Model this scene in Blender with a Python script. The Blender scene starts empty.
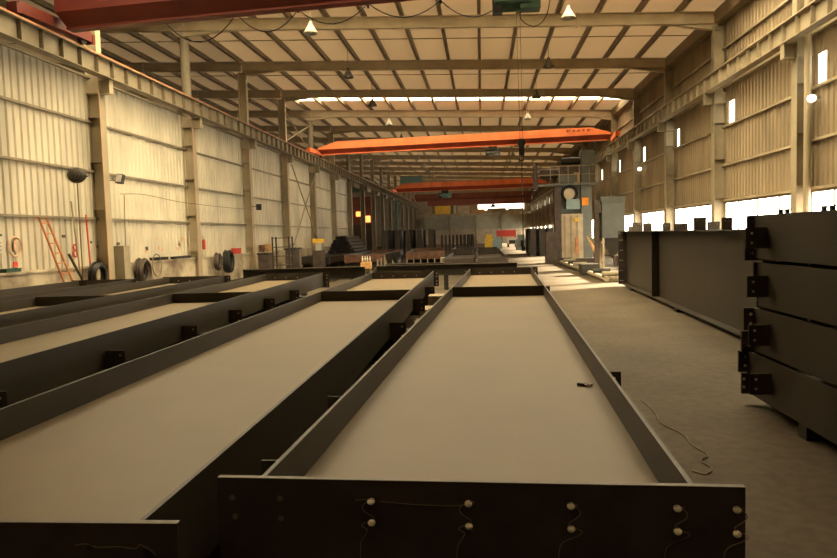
import bpy, math, random
from mathutils import Vector, Matrix
random.seed(7)
C = bpy.context.scene.collection
PI = math.pi
# ------------------------------------------------------------------ materials
def srgb(r, g, b):
    def f(c):
        c /= 255.0
        return c/12.92 if c <= 0.04045 else ((c+0.055)/1.055)**2.4
    return (f(r), f(g), f(b), 1)

def mat(name, col, rough=0.6, metal=0.0, var=0.25, scale=3.0, dark=None, bump=0.0, stretch=None, spec=0.3):
    m = bpy.data.materials.new(name); m.use_nodes = True
    nt = m.node_tree; N = nt.nodes; L = nt.links
    b = N['Principled BSDF']
    b.inputs['Roughness'].default_value = rough; b.inputs['Metallic'].default_value = metal
    b.inputs['Specular IOR Level'].default_value = spec
    tc = N.new('ShaderNodeTexCoord'); mp = N.new('ShaderNodeMapping')
    L.new(tc.outputs['Object'], mp.inputs['Vector'])
    if stretch: mp.inputs['Scale'].default_value = stretch
    n = N.new('ShaderNodeTexNoise'); n.inputs['Scale'].default_value = scale
    n.inputs['Detail'].default_value = 6; n.inputs['Roughness'].default_value = 0.6
    L.new(mp.outputs['Vector'], n.inputs['Vector'])
    r = N.new('ShaderNodeValToRGB')
    d = dark or tuple(c*(1-var) for c in col[:3])+(1,)
    hi = tuple(min(1, c*(1+var*0.35)) for c in col[:3])+(1,)
    r.color_ramp.elements[0].position = 0.32; r.color_ramp.elements[0].color = d
    r.color_ramp.elements[1].position = 0.62; r.color_ramp.elements[1].color = hi
    L.new(n.outputs['Fac'], r.inputs['Fac']); L.new(r.outputs['Color'], b.inputs['Base Color'])
    if bump:
        bp = N.new('ShaderNodeBump'); bp.inputs['Strength'].default_value = bump; bp.inputs['Distance'].default_value = 0.02
        L.new(n.outputs['Fac'], bp.inputs['Height']); L.new(bp.outputs['Normal'], b.inputs['Normal'])
    return m

def glow(name, col, s):
    m = bpy.data.materials.new(name); m.use_nodes = True
    nt = m.node_tree; nt.nodes.clear()
    e = nt.nodes.new('ShaderNodeEmission'); e.inputs['Color'].default_value = col; e.inputs['Strength'].default_value = s
    o = nt.nodes.new('ShaderNodeOutputMaterial'); nt.links.new(e.outputs[0], o.inputs[0])
    return m

def sheet(name, refl, trans):
    m = bpy.data.materials.new(name); m.use_nodes = True
    nt = m.node_tree; nt.nodes.clear(); N = nt.nodes; L = nt.links
    tc = N.new('ShaderNodeTexCoord'); n = N.new('ShaderNodeTexNoise'); n.inputs['Scale'].default_value = 0.35; n.inputs['Detail'].default_value = 5
    L.new(tc.outputs['Object'], n.inputs['Vector'])
    r = N.new('ShaderNodeValToRGB')
    r.color_ramp.elements[0].position = 0.3; r.color_ramp.elements[0].color = tuple(c*0.85 for c in trans[:3])+(1,)
    r.color_ramp.elements[1].position = 0.7; r.color_ramp.elements[1].color = trans
    L.new(n.outputs['Fac'], r.inputs['Fac'])
    t = N.new('ShaderNodeBsdfTranslucent'); L.new(r.outputs['Color'], t.inputs['Color'])
    d = N.new('ShaderNodeBsdfDiffuse'); d.inputs['Color'].default_value = refl
    a = N.new('ShaderNodeAddShader'); L.new(t.outputs[0], a.inputs[0]); L.new(d.outputs[0], a.inputs[1])
    o = N.new('ShaderNodeOutputMaterial'); L.new(a.outputs[0], o.inputs[0])
    return m

M = {}
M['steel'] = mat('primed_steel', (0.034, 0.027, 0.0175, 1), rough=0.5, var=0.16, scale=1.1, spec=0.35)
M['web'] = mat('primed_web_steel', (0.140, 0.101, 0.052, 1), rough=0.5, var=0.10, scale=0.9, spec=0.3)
M['brown'] = mat('rusty_primer', (0.040, 0.030, 0.021, 1), rough=0.6, var=0.3, scale=5)
M['dark'] = mat('dark_steel', (0.03, 0.026, 0.019, 1), rough=0.55, var=0.3, scale=3)
M['edge'] = mat('bare_plate_edge', (0.13, 0.105, 0.075, 1), rough=0.5, var=0.3, scale=6)  # paler tone, used for the strip on top of near end plates
M['hole'] = mat('bolt_hole', (0.55, 0.47, 0.35, 1), var=0.1)  # pale discs: light showing through the holes put into the colour
M['darkhole'] = mat('dark_hole', (0.01, 0.009, 0.007, 1), var=0.1)
M['red_end'] = mat('red_oxide', (0.13, 0.062, 0.036, 1), var=0.4, scale=4)
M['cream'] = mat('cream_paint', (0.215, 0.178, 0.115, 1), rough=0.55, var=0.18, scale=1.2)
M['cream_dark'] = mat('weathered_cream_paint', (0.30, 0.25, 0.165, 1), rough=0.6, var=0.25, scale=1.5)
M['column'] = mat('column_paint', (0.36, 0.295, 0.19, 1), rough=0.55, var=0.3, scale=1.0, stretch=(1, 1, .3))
M['orange_edge'] = mat('orange_paint_line', (0.55, 0.23, 0.10, 1), var=0.3)
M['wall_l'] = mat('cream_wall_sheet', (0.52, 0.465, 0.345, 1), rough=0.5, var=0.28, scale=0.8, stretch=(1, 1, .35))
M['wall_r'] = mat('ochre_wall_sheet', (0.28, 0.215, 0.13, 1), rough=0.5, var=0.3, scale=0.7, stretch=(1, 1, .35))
M['plinth'] = mat('stained_plaster', (0.50, 0.42, 0.29, 1), rough=0.9, dark=(0.17, 0.125, 0.08, 1), scale=0.9, bump=.2)
M['rafter'] = mat('rafter_paint', (0.38, 0.31, 0.195, 1), rough=0.6, var=0.2, scale=1)
M['purlin'] = mat('purlin_steel', (0.17, 0.13, 0.075, 1), rough=0.6, var=0.25, scale=2)
M['roof'] = sheet('roof_sheet', (0.52, 0.41, 0.26, 1), (0.0125, 0.0087, 0.0050, 1))
M['roof_dark'] = sheet('adjacent_roof_sheet', (0.45, 0.35, 0.22, 1), (0.008, 0.0058, 0.0035, 1))
M['skylight'] = sheet('skylight_sheet', (0.3, 0.28, 0.22, 1), (0.70, 0.66, 0.54, 1))
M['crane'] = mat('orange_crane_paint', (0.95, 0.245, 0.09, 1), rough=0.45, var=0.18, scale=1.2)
M['crane_red'] = mat('red_crane_paint', (0.30, 0.045, 0.02, 1), rough=0.5, var=0.2, scale=1.2)  # also colours the orange cranes' slanting lower webs, their shade painted in
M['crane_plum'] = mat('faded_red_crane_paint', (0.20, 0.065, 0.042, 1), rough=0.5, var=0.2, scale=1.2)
M['crane_dim'] = mat('dark_red_crane_paint', (0.11, 0.017, 0.008, 1), rough=0.5, var=0.2, scale=1.2)  # same paint as the orange cranes, with shade put into the colour
M['green'] = mat('green_hoist_paint', (0.035, 0.075, 0.045, 1), var=0.3)
M['teal'] = mat('teal_paint', (0.16, 0.27, 0.24, 1), var=0.25)
M['black'] = mat('black_rubber', (0.018, 0.015, 0.012, 1), var=0.3, rough=.5)
M['white'] = mat('white_enamel', (0.50, 0.46, 0.38, 1), var=0.08, rough=.35)
M['lampwhite'] = mat('dusty_white_shade', (0.30, 0.28, 0.22, 1), var=0.1)  # lighter copy of the one lamp shade material, coloured as lit
M['hopper'] = mat('dusty_blue_grey', (0.085, 0.088, 0.073, 1), var=0.25)
M['lampdark'] = mat('grey_lamp_shade', (0.10, 0.09, 0.075, 1), var=0.15)  # darker copy of the same lamp shade, shade put into the colour
M['chalk'] = mat('pale_plug', (0.95, 0.86, 0.64, 1), var=0.15, scale=20)
M['cord'] = mat('thin_wire', (0.16, 0.125, 0.085, 1), var=0.2)
M['bluegrey'] = mat('blue_grey_paint', (0.14, 0.15, 0.13, 1), var=0.25, scale=1.5)
M['lightblue'] = mat('light_blue_panel', (0.24, 0.32, 0.31, 1), var=0.12)
M['beige'] = mat('beige_panel', (0.46, 0.37, 0.25, 1), var=0.25, scale=1.5)
M['machbrown'] = mat('grimy_machine', (0.075, 0.055, 0.04, 1), var=0.4, scale=3)
M['yellow'] = mat('yellow_paint', (0.75, 0.48, 0.06, 1), var=0.2)
M['orange'] = mat('amber_paint', (0.80, 0.30, 0.03, 1), var=0.2)
M['red'] = mat('red_paint', (0.50, 0.055, 0.035, 1), var=0.2)
M['redfaint'] = mat('faded_red_marking', (0.62, 0.38, 0.25, 1), var=0.3, scale=12)
M['ladder'] = mat('orange_brown_ladder', (0.50, 0.19, 0.07, 1), var=0.3)
M['wood'] = mat('raw_wood', (0.52, 0.29, 0.11, 1), var=0.3, stretch=(1, 1, 6))
M['farwall'] = mat('grey_far_sheet', (0.30, 0.29, 0.22, 1), var=0.2, scale=.7)
M['outer'] = mat('dim_adjacent_wall', (0.30, 0.25, 0.19, 1), var=0.3, scale=.5)
M['sky_pane'] = glow('daylight_pane', (1.0, 0.90, 0.68, 1), 5.0)
M['lampglow'] = glow('amber_lit_pane', (1.0, 0.42, 0.09, 1), 2.2)
M['welding'] = glow('cool_lamp', (0.85, 0.95, 1.0, 1), 6.0)

def floor_mat():
    m = bpy.data.materials.new('worn_concrete'); m.use_nodes = True
    nt = m.node_tree; N = nt.nodes; L = nt.links; b = N['Principled BSDF']
    b.inputs['Roughness'].default_value = 0.75; b.inputs['Specular IOR Level'].default_value = .25
    tc = N.new('ShaderNodeTexCoord')
    def noise(s, det=6):
        n = N.new('ShaderNodeTexNoise'); n.inputs['Scale'].default_value = s; n.inputs['Detail'].default_value = det
        L.new(tc.outputs['Object'], n.inputs['Vector']); return n
    a = noise(0.7); c = noise(9, 8)
    r = N.new('ShaderNodeValToRGB')
    r.color_ramp.elements[0].position = .3; r.color_ramp.elements[0].color = (0.062, 0.046, 0.027, 1)
    r.color_ramp.elements[1].position = .68; r.color_ramp.elements[1].color = (0.098, 0.074, 0.044, 1)
    L.new(a.outputs['Fac'], r.inputs['Fac'])
    r2 = N.new('ShaderNodeValToRGB')
    r2.color_ramp.elements[0].position = .33; r2.color_ramp.elements[0].color = (0.72, 0.70, 0.66, 1)
    r2.color_ramp.elements[1].position = .6; r2.color_ramp.elements[1].color = (1, 1, 1, 1)
    L.new(c.outputs['Fac'], r2.inputs['Fac'])
    mx = N.new('ShaderNodeMix'); mx.data_type = 'RGBA'; mx.blend_type = 'MULTIPLY'; mx.inputs[0].default_value = 1
    L.new(r.outputs[0], mx.inputs[6]); L.new(r2.outputs[0], mx.inputs[7]); L.new(mx.outputs[2], b.inputs['Base Color'])
    bp = N.new('ShaderNodeBump'); bp.inputs['Strength'].default_value = .25; bp.inputs['Distance'].default_value = .01
    L.new(c.outputs['Fac'], bp.inputs['Height']); L.new(bp.outputs[0], b.inputs['Normal'])
    return m
M['floor'] = floor_mat()

# ------------------------------------------------------------------ mesh builder
class MB:
    def __init__(s): s.v = []; s.f = []; s.m = []
    def add(s, vs, fs, mi=0):
        o = len(s.v); s.v += [tuple(v) for v in vs]
        for f in fs: s.f.append(tuple(i+o for i in f)); s.m.append(mi)
        return s
    def box(s, x0, x1, y0, y1, z0, z1, mi=0, rot=None, c=None):
        vs = [Vector((x, y, z)) for z in (z0, z1) for y in (y0, y1) for x in (x0, x1)]
        if rot:
            c = Vector(c) if c else Vector(((x0+x1)/2, (y0+y1)/2, (z0+z1)/2))
            vs = [rot @ (v-c)+c for v in vs]
        return s.add(vs, [(0, 2, 3, 1), (4, 5, 7, 6), (0, 1, 5, 4), (2, 6, 7, 3), (0, 4, 6, 2), (1, 3, 7, 5)], mi)
    def tube(s, pts, r, n=8, mi=0, cap=True):
        pts = [Vector(p) for p in pts]; rs = r if isinstance(r, (list, tuple)) else [r]*len(pts)
        vs = []; up = None
        for i, p in enumerate(pts):
            a = pts[max(i-1, 0)]; b = pts[min(i+1, len(pts)-1)]; t = (b-a).normalized()
            if up is None: up = Vector((0, 0, 1)) if abs(t.z) < .9 else Vector((1, 0, 0))
            x = t.cross(up).normalized(); y = x.cross(t).normalized(); up = y
            for k in range(n):
                an = 2*PI*k/n; vs.append(p+rs[i]*(math.cos(an)*x+math.sin(an)*y))
        fs = []
        for i in range(len(pts)-1):
            for k in range(n):
                k2 = (k+1) % n; fs.append((i*n+k, i*n+k2, (i+1)*n+k2, (i+1)*n+k))
        if cap: fs.append(tuple(range(n-1, -1, -1))); fs.append(tuple((len(pts)-1)*n+k for k in range(n)))
        return s.add(vs, fs, mi)
    def prism(s, prof, axis, a, b, mi=0):
        n = len(prof)
        def P(u, w, t):
            return {'x': (t, u, w), 'y': (u, t, w), 'z': (u, w, t)}[axis]
        vs = [P(u, w, a) for u, w in prof]+[P(u, w, b) for u, w in prof]
        fs = [(i, (i+1) % n, n+(i+1) % n, n+i) for i in range(n)]+[tuple(range(n-1, -1, -1)), tuple(range(n, 2*n))]
        return s.add(vs, fs, mi)
    def lathe(s, prof, c=(0, 0, 0), n=20, mi=0, axis='z'):
        vs = []
        for r, h in prof:
            for k in range(n):
                a = 2*PI*k/n; u, w = r*math.cos(a), r*math.sin(a)
                vs.append({'z': (c[0]+u, c[1]+w, c[2]+h), 'y': (c[0]+u, c[1]+h, c[2]+w), 'x': (c[0]+h, c[1]+u, c[2]+w)}[axis])
        fs = []
        for i in range(len(prof)-1):
            for k in range(n):
                k2 = (k+1) % n; fs.append((i*n+k, i*n+k2, (i+1)*n+k2, (i+1)*n+k))
        return s.add(vs, fs, mi)
    def torus(s, c, R, r, axis='x', n=28, k=8, mi=0, sy=1.0):
        vs = []
        for i in range(n):
            a = 2*PI*i/n
            for j in range(k):
                b = 2*PI*j/k; q = R+r*math.cos(b); u, w, t = q*math.cos(a)*sy, q*math.sin(a), r*math.sin(b)
                vs.append({'x': (c[0]+t, c[1]+u, c[2]+w), 'y': (c[0]+u, c[1]+t, c[2]+w), 'z': (c[0]+u, c[1]+w, c[2]+t)}[axis])
        fs = [(i*k+j, ((i+1) % n)*k+j, ((i+1) % n)*k+(j+1) % k, i*k+(j+1) % k) for i in range(n) for j in range(k)]
        return s.add(vs, fs, mi)
    def build(s, name, m, parent=None, smooth=False):
        me = bpy.data.meshes.new(name); me.from_pydata(s.v, [], s.f)
        ms = m if isinstance(m, (list, tuple)) else [m]
        for k in ms: me.materials.append(M[k])
        for p, i in zip(me.polygons, s.m): p.material_index = i; p.use_smooth = smooth
        me.update()
        import bmesh
        bm = bmesh.new(); bm.from_mesh(me); bmesh.ops.recalc_face_normals(bm, faces=bm.faces); bm.to_mesh(me); bm.free()
        o = bpy.data.objects.new(name, me); C.objects.link(o)
        if parent: o.parent = parent
        return o
def tag(o, label=None, cat=None, group=None, kind=None):
    if label: o['label'] = label
    if cat: o['category'] = cat
    if group: o['group'] = group
    if kind: o['kind'] = kind
    return o
def empty(name, loc, label, cat, group=None, rz=0.0):
    o = bpy.data.objects.new(name, None); C.objects.link(o); o.location = loc; o.rotation_euler = (0, 0, rz)
    return tag(o, label, cat, group)
def copy_tree(o, parent=None):
    c = o.copy(); C.objects.link(c)
    if parent: c.parent = parent
    for ch in list(o.children): copy_tree(ch, c)
    return c
def struct(name, mb, m, parent=None):
    o = mb.build(name, m, parent)
    if not parent: o['kind'] = 'structure'
    return o
ORD = ['nearest', 'second', 'third', 'fourth', 'fifth', 'sixth', 'seventh', 'eighth', 'ninth', 'tenth', 'eleventh',
       'twelfth', 'thirteenth', 'fourteenth', 'fifteenth', 'sixteenth', 'seventeenth', 'eighteenth']

def smooth_path(pts, n=5):
    out = []
    P = [Vector(p) for p in pts]; P = [P[0]]+P+[P[-1]]
    for i in range(1, len(P)-2):
        for j in range(n):
            t = j/n
            out.append(.5*((2*P[i])+(-P[i-1]+P[i+1])*t+(2*P[i-1]-5*P[i]+4*P[i+1]-P[i+2])*t*t+(-P[i-1]+3*P[i]-3*P[i+1]+P[i+2])*t**3))
    out.append(P[-2]); return out
# ------------------------------------------------------------------ layout constants (metres; x across, y along the hall, camera above the origin)
Y0, BAY = 22.05, 7.337
YEND = 139.5
SL = -0.0438
def zroof(x): return 10.77+SL*x           # underside of the rafters
XL, XR = -13.2, 10.2                      # wall sheets
ys = [Y0+BAY*i for i in range(17)]

# ------------------------------------------------------------------ floor, walls, ceiling
struct('floor', MB().box(-36.5, 14, -9, 142, -0.2, 0), 'floor')

def ribbed(mb, x, nrm, y0, y1, z0, z1, pitch=0.3, d=0.045, skip=()):
    """trapezoid sheet standing in the x plane, ribs along z"""
    n = int(round((y1-y0)/pitch)); p = (y1-y0)/n
    for i in range(n):
        a = y0+i*p; c = a+p/2
        prof = [(a, 0), (a+p*.55, 0), (a+p*.68, d), (a+p*.87, d), (a+p, 0)]
        spans = [(z0, z1)]
        for (sa, sb, sz0, sz1) in skip:
            if sa < c < sb: spans = [(z0, sz0), (sz1, z1)]
        for (za, zb) in spans:
            for (ya, da), (yb, db) in zip(prof[:-1], prof[1:]):
                mb.add([(x+nrm*da, ya, za), (x+nrm*db, yb, za), (x+nrm*db, yb, zb), (x+nrm*da, ya, zb)], [(0, 1, 2, 3)])
# left partition wall, ends part way down the hall
LEND = ys[6]-.1
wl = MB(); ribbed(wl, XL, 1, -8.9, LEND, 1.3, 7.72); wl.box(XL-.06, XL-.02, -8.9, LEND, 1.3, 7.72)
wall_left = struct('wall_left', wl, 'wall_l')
for z in (2.9, 4.5, 6.15, 7.66):
    g = MB().box(XL+.03, XL+.13, -8.9, LEND, z-.035, z+.035); g.build('girt', 'cream', wall_left)
t = MB().box(XL-.1, XL+.28, -8.9, LEND, 0, 1.3); t.box(XL-.12, XL+.34, -8.9, LEND, 1.25, 1.32)
struct('trim_1', t, 'plinth')
# right outer wall with tall slot windows and a strip window near the ground
slots = [(y-.95, y-.42, 6.2, 7.08) for y in ys]
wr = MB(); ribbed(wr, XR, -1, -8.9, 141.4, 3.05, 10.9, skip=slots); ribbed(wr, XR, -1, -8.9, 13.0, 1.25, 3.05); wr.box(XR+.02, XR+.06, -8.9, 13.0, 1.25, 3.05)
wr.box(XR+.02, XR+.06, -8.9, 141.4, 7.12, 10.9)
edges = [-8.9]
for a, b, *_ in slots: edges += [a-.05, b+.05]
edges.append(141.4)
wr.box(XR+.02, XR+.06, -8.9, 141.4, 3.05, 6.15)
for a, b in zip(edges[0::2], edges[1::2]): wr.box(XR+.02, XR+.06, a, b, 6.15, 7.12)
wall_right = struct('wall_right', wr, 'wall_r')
for z in (3.1, 4.55, 6.12, 7.75, 9.3):
    MB().box(XR-.15, XR-.04, -8.9, YEND, z-.04, z+.04).build('girt', 'column', wall_right)
t = MB().box(XR-.1, XR+.1, -8.9, 141.4, 0, 1.25); t.box(XR-.16, XR+.14, -8.9, YEND, 1.2, 1.27)
struct('trim_2', t, 'plinth')
for i, (a, b, z0, z1) in enumerate(slots):
    w = MB().box(XR-.0, XR+.04, a-.02, b+.02, z0-.02, z1+.02)
    o = struct('window_%d' % (i+1), w, 'sky_pane')
# strip window framing
sw = MB()
sw.box(XR-.03, XR+.05, 13.0, YEND, 1.27, 1.33)
sw.box(XR-.03, XR+.05, 13.0, YEND, 2.98, 3.05)
y = 13.3
while y < YEND:
    sw.box(XR-.015, XR+.035, y-.02, y+.02, 1.33, 2.98); y += BAY/4
struct('window_40', sw, 'cream')
# ends of the hall
struct('wall_back', MB().box(-36.5, 10.4, -9.2, -9.0, 0, 12.9), 'dark')
fw = MB(); Y = YEND
n = 64
for i in range(n):
    a = -12.7+22.7*i/n; p = 22.7/n
    for (ua, da), (ub, db) in zip([(0, 0), (.6, 0), (.72, .06), (.9, .06)], [(.6, 0), (.72, .06), (.9, .06), (1, 0)]):
        fw.add([(a+p*ua, Y-da, 3.0), (a+p*ub, Y-db, 3.0), (a+p*ub, Y-db, 5.8), (a+p*ua, Y-da, 5.8)], [(0, 1, 2, 3)])
fw.box(-12.7, 10.2, Y+.05, Y+.15, 3.0, 5.8)
wall_far = struct('wall_far', fw, 'farwall')
MB().box(-13.2, 10.2, Y-.3, Y+.2, 5.8, 6.3).build('lintel_beam', 'column', wall_far)
MB().box(-13.2, 10.2, Y+1.5, Y+1.7, 6.3, 11.6).build('upper_panel', 'cream_dark', wall_far)
MB().box(-13.2, 10.2, Y+1.5, Y+1.7, 0, 6.4).build('lower_panel', 'beige', wall_far)
for k, (a, b) in enumerate([(-1.0, 9.2)]):
    struct('window_41', MB().box(-.6, 8.8, Y+1.35, Y+1.45, 6.9, 8.7), 'sky_pane')
for i in range(5):
    x = -12+5.3*i
    MB().box(x, x+.35, Y-.5, Y-.15, 0, 5.8).build('post', 'cream', wall_far)
struct('wall_side', MB().box(-36.5, -36.3, -9, 141, 0, 12.9), 'outer')
struct('wall_end', MB().box(-36.3, -13.2, 140.9, 141.1, 0, 12.9), 'outer')
# ceiling: profiled sheet over purlins, with translucent skylight runs
SKY = [(-5.0, -4.7), (16.0, 26.2), (47.1, 49.0)]  # first two runs are out of view, added to light the hall
def zsheet(x): return zroof(x)+.78
def roofstrip(mb, xa, xb, ya, yb):
    n = max(1, int((xb-xa)/1.0))
    for i in range(n):
        x0 = xa+(xb-xa)*i/n; x1 = xa+(xb-xa)*(i+1)/n
        mb.add([(x0, ya, zsheet(x0)), (x1, ya, zsheet(x1)), (x1, yb, zsheet(x1)), (x0, yb, zsheet(x0))], [(0, 1, 2, 3)])
cm = MB(); prev = -9
for a, b in SKY+[(142, 142)]:
    roofstrip(cm, -13.2, 10.4, prev, a); prev = b
ceiling = struct('ceiling', cm, 'roof')
cd = MB(); roofstrip(cd, -36.5, -13.2, -9, 142); cd.build('adjacent_sheet', 'roof_dark', ceiling)
for i, (a, b) in enumerate(SKY):
    s = MB(); roofstrip(s, -13.1, 9.3, a, b); roofstrip(s, 9.3, 10.4, a, b)
    struct('window_%d' % (50+i), s, 'skylight')
for k in range(-21, 7):
    x = .1+1.655*k
    if x > 10.1: continue
    z = zroof(x)+.5
    MB().box(x-.075, x+.075, -9, 141, z, z+.24).build('purlin', 'purlin', ceiling)
for i in range(-4, 17):
    y = Y0+BAY*(i+.5); a, b = -35, 10.1
    MB().tube([(a, y, zroof(a)+.6), (b, y, zroof(b)+.6)], .022, 6).build('sag_rod', 'purlin', ceiling)
# insulation roll along the eaves
ev = MB().box(9.75, 10.15, -9, YEND, 10.35, 10.85); ev.build('eaves_gutter', 'purlin', ceiling)

# ------------------------------------------------------------------ rafters
for i in range(-4, 17):
    y = Y0+BAY*i
    for side in (0, 1):
        xa, xb = ((-12.95, 9.9) if side == 0 else (-35.5, -13.0))
        nm = 'rafter' if side == 0 else 'adjoining_rafter'
        k = i-1
        if i < 1:
            lab = 'cream steel roof rafter above the camera, out of sight' if side == 0 else 'cream steel rafter of the adjoining aisle above the camera'
            if side == 1: continue
            if i < 0: continue
        else:
            lab = ('cream I-section roof rafter spanning the hall, %s of the row' % ORD[k]) if side == 0 else \
                  ('dim rafter of the adjoining aisle beyond the left columns, %s of the row' % ORD[k])
        if side == 1 and i > 11: continue
        r = empty(nm, ((xa+xb)/2, y, zroof((xa+xb)/2)), lab, 'rafter', 'roof rafters' if side == 0 else 'adjoining aisle rafters')
        xm = (xa+xb)/2
        def sl(mb, z0, z1, hw, h0=0):
            za, zb = zroof(xa)-zroof(xm), zroof(xb)-zroof(xm)
            mb.add([(xa-xm, -hw, za+z0), (xb-xm, -hw, zb+z0), (xb-xm, hw, zb+z0), (xa-xm, hw, za+z0),
                    (xa-xm, -hw, za+z1), (xb-xm, -hw, zb+z1), (xb-xm, hw, zb+z1), (xa-xm, hw, za+z1)],
                   [(0, 1, 2, 3), (4, 7, 6, 5), (0, 4, 5, 1), (3, 2, 6, 7), (0, 3, 7, 4), (1, 5, 6, 2)])
            return mb
        sl(MB(), 0.02, .48, .006).build('web', 'rafter', r)
        sl(MB(), 0, .02, .11).build('bottom_flange', 'rafter', r)
        sl(MB(), .48, .5, .11).build('top_flange', 'rafter', r)
        for q in range(1, 4):
            xx = (xa+(xb-xa)*q/4)-xm
            zz = SL*xx
            if i < 9: MB().box(xx-.02, xx+.02, -.14, .14, zz-.06, zz+.52).build('splice_plate', 'rafter', r)
        if i < 9 and side == 0:
            for sx, xe in ((1, xa-xm), (-1, xb-xm)):
                ze = SL*xe; hm = MB()
                hm.prism([(xe, ze), (xe+sx*2.2, SL*(xe+sx*2.2)), (xe, ze-.28)], 'y', -.006, .006)
                hm.add([(xe, -.11, ze-.28), (xe+sx*2.2, -.11, SL*(xe+sx*2.2)), (xe+sx*2.2, .11, SL*(xe+sx*2.2)), (xe, .11, ze-.28)], [(0, 1, 2, 3)])
                hm.build('haunch', 'rafter', r)

# ------------------------------------------------------------------ columns
def column(side, i, y):
    s = -1 if side == 'L' else 1
    word = 'left' if side == 'L' else 'right'
    xi = -12.7 if side == 'L' else 9.68        # inner face
    xo = xi+s*.48
    vis = i-(0 if side == 'L' else 0)
    bright = side == 'L' and i in (1, 4, 6, 7, 9)
    top = zroof(xi)-.28
    if i > 5 and side == 'L': desc = 'free-standing cream column of the left crane row past the wall end, %s from the front' % ORD[i]
    else: desc = '%s steel column of the %s crane row, %s from the front' % ('cream' if side == 'L' else 'ochre', word, ORD[i])
    c = empty('steel_column', (xi+s*.24, y, 0), desc, 'column', '%s row of columns' % word)
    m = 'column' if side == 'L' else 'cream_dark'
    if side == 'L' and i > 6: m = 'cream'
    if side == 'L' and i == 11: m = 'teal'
    sh = MB(); h = 7.2
    sh.box(-.24, -.22, -.19, .19, 0, h); sh.box(.22, .24, -.19, .19, 0, h); sh.box(-.22, .22, -.008, .008, 0, h)
    for z in (1.6, 3.2, 4.8, 6.3): sh.box(-.22, .22, -.18, .18, z, z+.015)
    sh.build('shaft', m, c)
    if side == 'L' and i < 6:
        MB().box(.241, .25, -.19, -.165, 0, h).build('orange_strip', 'orange_edge', c)
    cb = MB()
    cb.box(-.26 if s < 0 else -.62, .62 if s < 0 else .26, -.12, .12, 7.08, 7.1)
    cb.box(-.26 if s < 0 else -.62, .62 if s < 0 else .26, -.12, .12, 7.52, 7.54)
    cb.box(-.24 if s < 0 else -.6, .6 if s < 0 else .24, -.01, .01, 7.1, 7.52)
    cb.box(*((.56, .6) if s < 0 else (-.6, -.56)), -.12, .12, 7.1, 7.52)
    cb.box(-.24, .24, -.2, .2, 7.1, 7.54)
    cb.build('corbel', m, c)
    up = MB()
    if bright:
        up.lathe([(.2, 7.54), (.2, top)], n=16); up.box(-.24, .24, -.24, .24, top-.03, top)
        up.build('upper_shaft', 'cream', c)
    else:
        xa = -.24; up.box(xa, xa+.02, -.15, .15, 7.54, top+.2); up.box(.2, .22, -.15, .15, 7.54, top+.2); up.box(xa+.02, .2, -.008, .008, 7.54, top+.2)
        up.build('upper_shaft', 'rafter' if side == 'L' else m, c)
for i, y in enumerate(ys):
    if y > 139: continue
    column('L', i, y); column('R', i, y)
for side, x in (('L', -12.94), ('R', 9.92)):
    pass

# ------------------------------------------------------------------ crane runways
def runway(side):
    x = -12.36 if side == 'L' else 9.44
    ya, yb = -8.8, 139.0
    w = 'left' if side == 'L' else 'right'
    r = empty('runway_beam', (x, 0, 7.54), 'long %s crane runway beam with stiffeners on the %s columns' % ('cream' if side == 'L' else 'ochre', w), 'runway beam')
    m = 'cream' if side == 'L' else 'cream_dark'
    MB().box(-.16, .16, ya, yb, .0, .025).build('bottom_flange', m, r)
    MB().box(-.16, .16, ya, yb, .595, .62).build('top_flange', m, r)
    MB().box(-.008, .008, ya, yb, .025, .595).build('web', m, r)
    st = MB(); k = 0; y = Y0-BAY*3
    while y < yb:
        if y > 10 and k < 84:
            MB().box(-.14, .14, y-.006, y+.006, .025, .595).build('stiffener', 'purlin' if side == 'L' else m, r); k += 1
        elif y > 10: st.box(-.14, .14, y-.006, y+.006, .025, .595)
        y += BAY/8
    if st.v: o = st.build('stiffener', m, r); o['kind'] = 'stuff'
    rl = MB(); rl.box(-.05, .05, ya, yb, 0, .012); rl.box(-.012, .012, ya, yb, .012, .08); rl.box(-.03, .03, ya, yb, .08, .105)
    o = rl.build('crane_rail', 'orange_edge' if side == 'L' else 'column'); o.location = (x, 0, 8.16)
    tag(o, '%s crane rail running along the top of the %s runway beam' % ('rust-orange' if side == 'L' else 'dull steel', w), 'rail')
runway('L'); runway('R')

for x_, wd in ((-13.75, 'right'), (-35.0, 'left')):
    rb = empty('runway_beam', (x_, 0, 7.54), 'dim crane runway beam on the %s side of the adjoining aisle' % wd, 'runway beam')
    MB().box(-.16, .16, 40, 139, 0, .025).build('bottom_flange', 'cream_dark', rb)
    MB().box(-.16, .16, 40, 139, .6, .72).build('top_flange', 'cream_dark', rb)
    MB().box(-.01, .01, 40, 139, .025, .6).build('web', 'cream_dark', rb)
# cross bracing between left columns
def brace(y0, y1, x, z0, z1, label):
    b = empty('cross_brace', (x, (y0+y1)/2, z0), label, 'brace')
    h = (y1-y0)/2; H = z1-z0
    MB().tube([(0, -h, 0), (0, h, H)], .045, 6).build('rod', 'cream_dark', b)
    MB().tube([(.07, -h, H), (.07, h, 0)], .045, 6).build('rod', 'cream_dark', b)
brace(ys[3]+.3, ys[4]-.3, -12.6, 1.6, 7.0, 'crossed diagonal rods between two left columns, in front of the cream wall')
brace(ys[3]+.3, ys[4]-.3, -12.95, 8.5, 10.6, 'crossed diagonal rods above the left runway beam')
brace(ys[4]+.3, ys[5]-.3, 9.9, 1.8, 7.0, 'crossed diagonal rods between two right columns near the blue-grey hopper')

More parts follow.
